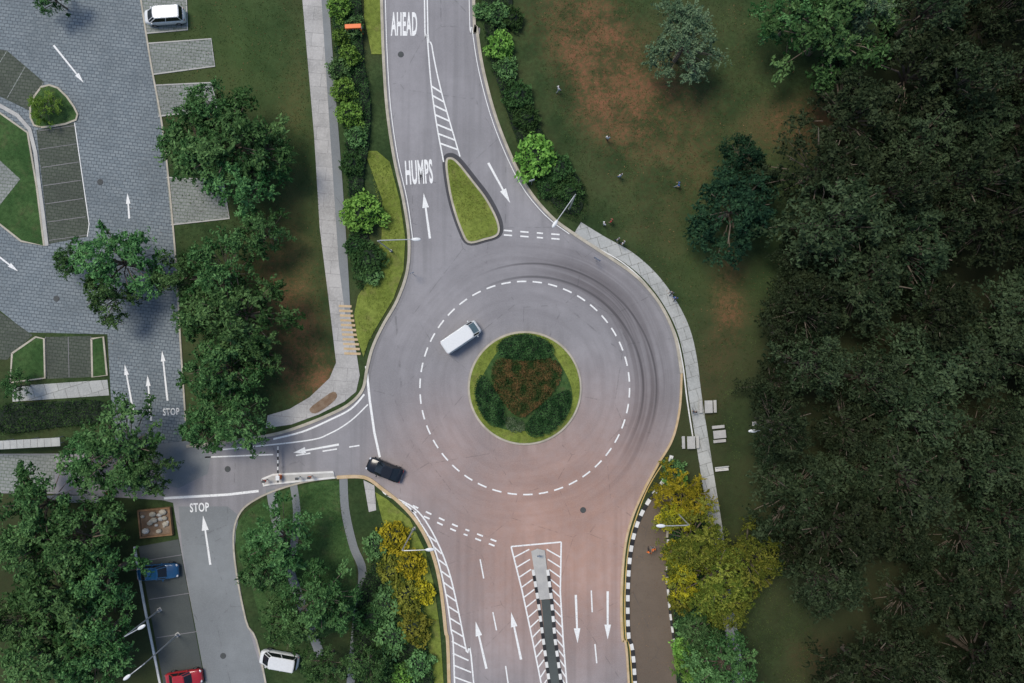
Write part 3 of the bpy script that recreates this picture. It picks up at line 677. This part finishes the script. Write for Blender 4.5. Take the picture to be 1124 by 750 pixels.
tufts('grass',[(264,572),(290,550),(372,530),(384,600),(380,690),(300,700)],5000,M['lf_grass'],6)
tufts('grass',[(800,600),(880,600),(900,800),(830,800)],5000,M['lf_grass'],7)
M['litter']=m_leaf('fallen_leaves',(0.10,0.05,0.02),(0.35,0.22,0.10))
tufts('leaf_litter',[(580,-20),(900,-20),(880,250),(800,420),(700,290)],2200,M['litter'],8,0.16,0.1)
tufts('leaf_litter',[(210,0),(325,0),(360,380),(300,440),(210,440)],1600,M['litter'],9,0.16,0.1)
tufts('leaf_litter',[(692,620),(702,575),(728,535),(738,600),(742,740),(700,740)],500,M['litter'],10,0.03,0.07)
tufts('leaf_litter',[(150,100),(185,300),(200,460),(130,440),(110,300)],350,M['litter'],13,0.04,0.07)

# ------------------------------------------------------------ street lamps
def lamp(bx,by,hx,hy,h=9.0):
    b=Vector(P(bx,by,h)); e=Vector(P(hx,hy,h)); d=e-b; r=empty('street_lamp',(b.x,b.y,0),math.atan2(d.y,d.x)); Ln=d.length
    mb=MB(); mb.tube([(0,0,0),(0,0,0.5)],[0.17,0.15],M['steel'],10); mb.tube([(0,0,0.5),(0,0,h-0.3)],[0.10,0.06],M['steel'],10)
    mb.box((0,0,0.02),(0.5,0.5,0.06),M['conc']); mb.obj('pole',r)
    mb=MB(); mb.tube([(0,0,h-0.35),(0.25,0,h-0.1),(Ln*0.5,0,h+0.05),(Ln-0.4,0,h+0.12)],[0.07,0.065,0.055,0.05],M['steel'],8); mb.obj('arm',r)
    mb=MB(); mb.ellipsoid((Ln,0,h+0.13),(0.52,0.2,0.11),M['lampw'],14,8); mb.box((Ln+0.05,0,h+0.03),(0.6,0.24,0.04),M['chrome']); mb.obj('lantern',r,smooth=True)
lamp(414,264,457,263); lamp(441,605,472,603); lamp(757,577,725,577); lamp(632,213,609,246); lamp(157,730,140,743,8); lamp(135,700,156,688,8); lamp(848,472,826,473,6)

# ------------------------------------------------------------ vehicles
def vehicle(name,x,y,head,L,Wd,Hh,paint,belt,cb,crf,h0=0.0,glassf=None,mirror=True,inset=0.86):
    wx,wy=P(x,y,Hh*0.5); r=empty(name,(wx,wy,0.02+h0),math.radians(head))
    xs=[-0.5,-0.485,-0.42,-0.25,0,0.22,0.38,0.46,0.5]; wf=[0.78,0.90,0.98,1,1,1,0.97,0.86,0.66]
    zt=[belt*0.86,belt*0.97,belt,belt,belt,belt*0.98,belt*0.90,belt*0.82,belt*0.68] if Hh<1.8 else [belt]*6+[belt*0.97,belt*0.93,belt*0.82]
    mb=MB(); ring=[]
    for X,W_,Zt in zip(xs,wf,zt):
        w=Wd/2*W_; zb=0.22
        ring+=[(X*L,-w*0.9,zb),(X*L,-w,zb+0.18),(X*L,-w,Zt*0.72),(X*L,-w*0.93,Zt*0.94),(X*L,-w*0.78,Zt),(X*L,0,Zt*1.02),(X*L,w*0.78,Zt),(X*L,w*0.93,Zt*0.94),(X*L,w,Zt*0.72),(X*L,w,zb+0.18),(X*L,w*0.9,zb)]
    k=11; fs=[]
    for i in range(len(xs)-1):
        for j in range(k): fs.append((i*k+j,(i+1)*k+j,(i+1)*k+(j+1)%k,i*k+(j+1)%k))
    fs.append(tuple(range(k))); fs.append(tuple((len(xs)-1)*k+j for j in range(k))[::-1])
    mb.add(ring,fs,paint); b=mb.obj('body',r,smooth=True)
    w0=Wd/2*0.92; w1=Wd/2*inset*0.9; z0=belt-0.03; z1=Hh-0.05
    def ringc(a,bx,w,z): return [(a,-w*0.86,z),(a+0.12,-w,z),(bx-0.25,-w,z),(bx,-w*0.72,z),(bx+0.04,0,z),(bx,w*0.72,z),(bx-0.25,w,z),(a+0.12,w,z),(a,w*0.86,z),(a-0.03,0,z)]
    g0=ringc(cb[0]*L,cb[1]*L,w0,z0); g1=ringc(crf[0]*L,crf[1]*L,w1,z1); n=10
    mb=MB(); mb.add(g0+g1,[(i,(i+1)%n,n+(i+1)%n,n+i) for i in range(n)],M['glass'])
    if glassf: 
        kk=mb.mat(glassf); mb.mi=[kk if i in (3,4) else m for i,m in enumerate(mb.mi)]
    mb.obj('windows',r)
    mb=MB(); g2=ringc(crf[0]*L+0.08,crf[1]*L-0.08,w1*0.94,Hh); g1b=[(p[0],p[1],p[2]-0.01) for p in ringc(crf[0]*L-0.02,crf[1]*L+0.03,w1*1.02,z1)]
    mb.add(g1b+g2,[(i,(i+1)%n,n+(i+1)%n,n+i) for i in range(n)]+[tuple(n+i for i in range(n))],paint); mb.obj('roof',r,bevel=0.02)
    mb=MB()
    for i in (1,2,3,5,6,7):
        a=Vector(g0[i]);c=Vector(g1[i]); mb.tube([a,c],[0.045,0.045],paint,5)
    mid=(cb[0]+cb[1])/2*L
    for s in (-1,1): mb.tube([(mid,s*w0,z0),((crf[0]+crf[1])/2*L,s*w1,z1)],[0.05,0.05],paint,5)
    mb.obj('pillars',r)
    for X in (-0.31,0.31):
        for s in (-1,1):
            mb=MB(); mb.tube([(X*L,s*(Wd/2-0.22),0.32),(X*L,s*(Wd/2+0.015),0.32)],[0.32,0.32],M['tyre'],20); mb.tube([(X*L,s*(Wd/2-0.05),0.32),(X*L,s*(Wd/2+0.025),0.32)],[0.19,0.18],M['rim'],12); mb.obj('wheel',r)
    mb=MB()
    for s in (-1,1):
        mb.ellipsoid((0.465*L,s*Wd*0.34,belt*0.74),(0.16,0.16,0.08),M['chrome'],10,6); mb.box((-0.492*L,s*Wd*0.36,belt*0.8),(0.08,0.24,0.14),M['tail'])
        if mirror: mb.ellipsoid(((cb[1]-0.1)*L,s*(Wd/2+0.08),belt+0.03),(0.09,0.12,0.07),paint,8,6)
    mb.box((0.497*L,0,0.42),(0.05,0.5,0.12),M['iron']); mb.box((-0.497*L,0,0.5),(0.05,0.5,0.12),M['lampw'])
    mb.obj('lights_and_trim',r)
    return r
SED=dict(belt=0.92,cb=(-0.40,0.24),crf=(-0.24,0.06))
vehicle('car',422,516,158,4.4,1.85,1.45,M['p_black'],**SED)
vehicle('parked_car',173,628,4,4.9,1.85,1.48,M['p_blue'],**SED)
vehicle('parked_car',202,745,8,4.3,1.8,1.46,M['p_red'],**SED)
vehicle('van',506,370,34,4.9,1.95,2.15,M['p_white'],belt=1.25,cb=(-0.485,0.45),crf=(-0.47,0.30),glassf=M['glassb'],inset=0.98)
vehicle('parked_van',180,17,184,4.7,1.8,1.9,M['p_white'],belt=1.1,cb=(-0.48,0.40),crf=(-0.45,0.20),inset=0.93)
vehicle('parked_van',306,725,170,4.6,1.8,1.9,M['p_white'],belt=1.1,cb=(-0.48,0.40),crf=(-0.45,0.20),inset=0.93)

# ------------------------------------------------------------ barrier gate, signs, tables, etc
bx,by=P(308,523); r=empty('parking_barrier',(bx,by,0),0)
mb=MB(); mb.box((0,0,0.55),(0.4,0.5,1.05),M['orange']); mb.box((0,0,1.1),(0.46,0.56,0.08),M['lampw']); mb.box((0,0,0.03),(0.7,0.8,0.07),M['conc']); mb.obj('housing',r,bevel=0.02)
mb=MB(); 
for k in range(9): mb.box((0,0.35+k*0.4,0.98),(0.14,0.4,0.12),M['kerb_k'] if k%2 else M['kerb_w'])
mb.box((0,-0.35,0.98),(0.16,0.4,0.18),M['iron']); mb.obj('boom',r)
island('gate_island',[(288,526),(300,521),(366,518),(368,524),(300,531),(290,533)],M['conc'],0.14,kerb=M['kerb_w'])
for x,y,c in ((294,526,'redp'),(330,523,'lampw'),(343,522,'orange')):
    wx,wy=P(x,y); mb=MB(); mb.tube([(0,0,0),(0,0,1.0)],[0.05,0.05],M['iron'],8); mb.box((0,0,1.15),(0.35,0.25,0.5),M[c]); mb.box((0,0,1.43),(0.4,0.3,0.05),M['iron']); mb.obj('ticket_machine',loc=(wx,wy,0.14),bevel=0.01)
def post_sign(x,y,rot,colm,h=2.2,w=0.7):
    wx,wy=P(x,y,h); r=empty('traffic_sign',(wx,wy,0),rot)
    mb=MB(); mb.tube([(0,0,0),(0,0,h)],[0.035,0.035],M['steel'],8); mb.obj('post',r)
    mb=MB(); mb.box((0,0.05,h-0.3),(w,0.03,w),colm); mb.box((0,0.068,h-0.3),(w*0.6,0.01,w*0.12),M['lampw']); mb.obj('plate',r,bevel=0.01)
post_sign(656,284,2.6,M['p_blue'],2.0,0.9); post_sign(584,198,0.3,M['lampw']); post_sign(452,300,0.4,M['p_blue'],2.2,0.5); post_sign(592,612,0,M['p_blue'],1.2,0.5)
wx,wy=P(391,36); r=empty('roadworks_barrier',(wx,wy,0.9),0.05)
mb=MB(); mb.box((0,0,0.75),(1.9,0.5,0.3),M['orange']); mb.box((0,0,0.35),(1.9,0.3,0.2),M['lampw']); 
for s in (-1,1): mb.box((s*0.8,0,-0.2),(0.12,0.6,1.3),M['orange'])
mb.obj('frame',r,bevel=0.02)
def picnic(x,y,rot):
    wx,wy=P(x,y); r=empty('picnic_table',(wx,wy,0.0),rot)
    mb=MB(); mb.box((0,0,0.74),(1.5,0.95,0.08),M['conc']); mb.box((0,0,0.36),(0.35,0.35,0.7),M['conc']); mb.obj('table_top',r,bevel=0.02)
    for s in (-1,1):
        mb=MB(); mb.box((0,s*0.85,0.44),(1.5,0.36,0.07),M['conc'])
        for t in (-0.5,0.5): mb.box((t,s*0.85,0.2),(0.14,0.28,0.42),M['conc'])
        mb.obj('bench',r,bevel=0.015)
picnic(776,446,1.6); picnic(788,476,0.1); picnic(757,485,1.6); 
def bench(x,y,rot):
    wx,wy=P(x,y); r=empty('park_bench',(wx,wy,0),rot); mb=MB()
    for k in range(3): mb.box((0,-0.18+k*0.17,0.45),(1.6,0.14,0.04),M['kerb_w'])
    mb.obj('seat',r); mb=MB()
    for k in range(2): mb.box((0,0.27,0.62+k*0.17),(1.6,0.04,0.13),M['kerb_w'])
    mb.obj('backrest',r); mb=MB()
    for s in (-0.65,0.65): mb.box((s,-0.15,0.22),(0.06,0.06,0.44),M['iron']); mb.box((s,0.25,0.42),(0.06,0.06,0.84),M['iron'])
    mb.obj('legs',r)
bench(791,514,0.1)
def shelter(x0,y0,x1,y1,wd,h=2.6):
    a=Vector(P(x0,y0,h)); b=Vector(P(x1,y1,h)); d=b-a; r=empty('covered_walkway',(a.x,a.y,0),math.atan2(d.y,d.x)); L=d.length
    mb=MB(); mb.box((L/2,0,h),(L,wd,0.1),M['roof'])
    for k in range(int(L/0.8)): mb.box((0.4+k*0.8,0,h+0.065),(0.05,wd,0.03),M['conc'])
    mb.obj('roof',r)
    mb=MB()
    for k in range(int(L/3)+1):
        for s in (-1,1): mb.tube([(0.2+k*3,s*(wd/2-0.15),0),(0.2+k*3,s*(wd/2-0.15),h-0.05)],[0.06,0.06],M['steel'],8)
    mb.obj('columns',r)
shelter(-60,492,66,485,1.0); shelter(52,548,108,548,0.8)
wx,wy=P(172,573); r=empty('rock_planter',(wx,wy,0),0.1); mb=MB()
for c,d in (((0,1.6,0.25),(3.9,0.18,0.5)),((0,-1.6,0.25),(3.9,0.18,0.5)),((1.86,0,0.25),(0.18,3.0,0.5)),((-1.86,0,0.25),(0.18,3.0,0.5))): mb.box(c,d,M['wood'])
mb.box((0,0,0.17),(3.5,3.0,0.3),M['soil']); mb.obj('timber_edge',r)
mb=MB(); q=random.Random(3)
for k in range(18): 
    s=q.uniform(0.12,0.4); mb.ellipsoid((q.uniform(-1.5,1.5),q.uniform(-1.2,1.2),0.35+s*0.3),(s*1.3,s,s*0.7),M['kerb'] if k%3 else M['conc'],7,5)
mb.obj('rocks',r)

# ------------------------------------------------------------ people
def person(x,y,rot,shirt,legs,pose='walk'):
    J=[];E=[];R=[]
    def j(p,r,par=None):
        J.append(p);R.append(r)
        if par is not None: E.append((par,len(J)-1))
        return len(J)-1
    sw=0.28 if pose=='walk' else 0.06; hz=0.93
    pel=j((0,0,hz),(0.15,0.11)); ch=j((0.01,0,hz+0.28),(0.15,0.11),pel); sh=j((0.02,0,hz+0.5),(0.13,0.09),ch); nk=j((0.03,0,hz+0.59),(0.055,0.055),sh); hd=j((0.05,0,hz+0.70),(0.09,0.085),nk); j((0.05,0,hz+0.80),(0.085,0.08),hd)
    for s in (-1,1):
        a=j((0.02,s*0.19,hz+0.47),(0.055,0.055),sh); b=j((-s*sw*0.4,s*0.25,hz+0.2),(0.042,0.042),a); c=j((0.12-s*sw*0.4,s*0.24,hz-0.02),(0.03,0.03),b); hnd=j((0.17-s*sw*0.4,s*0.235,hz-0.1),(0.035,0.022),c)
        for f in range(4): j((0.19-s*sw*0.4+0.01*f,s*(0.215+0.018*f),hz-0.18+abs(f-1.5)*0.01),(0.009,0.009),hnd)
        j((0.21-s*sw*0.4,s*0.2,hz-0.11),(0.010,0.010),hnd)
        hp=j((0,s*0.1,0.84),(0.09,0.09),pel); k=j((0.05+s*sw*0.55,s*0.105,0.48),(0.062,0.062),hp); an=j((s*sw,s*0.11,0.09),(0.04,0.04),k); j((s*sw+0.17,s*0.12,0.04),(0.04,0.03),an)
    me=bpy.data.meshes.new('person'); me.from_pydata(J,E,[]); ob=bpy.data.objects.new('tmp',me); col.objects.link(ob)
    md=ob.modifiers.new('skin','SKIN'); 
    for i,v in enumerate(me.skin_vertices[0].data): v.radius=R[i]
    me.skin_vertices[0].data[0].use_root=True
    sb=ob.modifiers.new('s','SUBSURF'); sb.levels=1; sb.render_levels=1
    bpy.context.view_layer.update()
    m2=bpy.data.meshes.new_from_object(ob.evaluated_get(bpy.context.evaluated_depsgraph_get())); bpy.data.objects.remove(ob)
    for m in (shirt,legs,M['skin'],M['hair'],M['kerb_k']): m2.materials.append(m)
    for p in m2.polygons:
        c=p.center; z=c.z-hz
        if c.z<0.08: k=4
        elif z>0.74 or (z>0.64 and c.x<0.03): k=3
        elif z>0.55: k=2
        elif abs(c.y)>0.17 and z<0.18 and z>-0.3: k=2
        elif z<0.0 : k=1
        else: k=0
        p.material_index=k; p.use_smooth=True
    wx,wy=P(x,y,0.9); r=empty('person',(wx,wy,0.03),rot)
    o=bpy.data.objects.new('body',m2); col.objects.link(o); o.parent=r
    mb=MB()
    for s in (-1,1): mb.ellipsoid((0.135,s*0.033,hz+0.70),(0.012,0.014,0.009),M['hair'],6,4); mb.ellipsoid((0.05,s*0.09,hz+0.70),(0.02,0.012,0.03),M['skin'],6,4)
    mb.ellipsoid((0.145,0,hz+0.675),(0.018,0.012,0.022),M['skin'],6,4); mb.ellipsoid((0.13,0,hz+0.635),(0.01,0.028,0.007),M['c_red'],6,4); mb.obj('face',r)
for q in ((613,98,0.3,'c_white','c_grey','walk'),(667,152,1.3,'c_white','c_dark','stand'),(681,193,2.0,'c_white','c_blue','stand'),(745,203,3.0,'c_blue','c_grey','walk'),
 (663,246,0.5,'c_white','c_dark','stand'),(671,243,2.5,'c_red','c_dark','stand'),(684,267,2.2,'c_white','c_dark','walk'),(678,263,5.4,'c_grey','c_dark','walk'),(737,321,4.2,'c_grey','c_dark','walk'),(741,327,4.4,'c_blue','c_dark','walk'),
 (712,606,1.0,'c_org','c_dark','walk'),(717,603,2.0,'c_org','c_grey','stand'),(118,541,1.0,'c_red','c_dark','walk'),(762,452,1.2,'c_dark','c_grey','walk')):
    person(q[0],q[1],q[2],M[q[3]],M[q[4]],q[5])

# ------------------------------------------------------------ light, sky, camera
el=math.radians(62); az=math.radians(-48)
wd=bpy.data.worlds.new('World'); scene.world=wd; wd.use_nodes=True; nt=wd.node_tree
sky=nt.nodes.new('ShaderNodeTexSky'); sky.sky_type='NISHITA'; sky.sun_disc=False; sky.sun_elevation=el; sky.sun_rotation=az
bg=nt.nodes['Background']; bg.inputs[1].default_value=0.15; nt.links.new(sky.outputs[0],bg.inputs[0])
sl=bpy.data.lights.new('sun','SUN'); sl.energy=2.7; sl.angle=math.radians(24); sl.color=(1,0.925,0.81)
so=bpy.data.objects.new('sun',sl); col.objects.link(so)
sv=Vector((math.sin(az)*math.cos(el),math.cos(az)*math.cos(el),math.sin(el))); so.rotation_euler=sv.to_track_quat('Z','Y').to_euler(); so.location=sv*100
cam=bpy.data.cameras.new('camera'); cam.sensor_width=36; cam.lens=36*H/(1124*S); cam.clip_end=5000
co=bpy.data.objects.new('camera',cam); col.objects.link(co); co.location=(0,0,H); scene.camera=co
scene.view_settings.view_transform='Standard'; scene.view_settings.look='None'; scene.view_settings.exposure=0
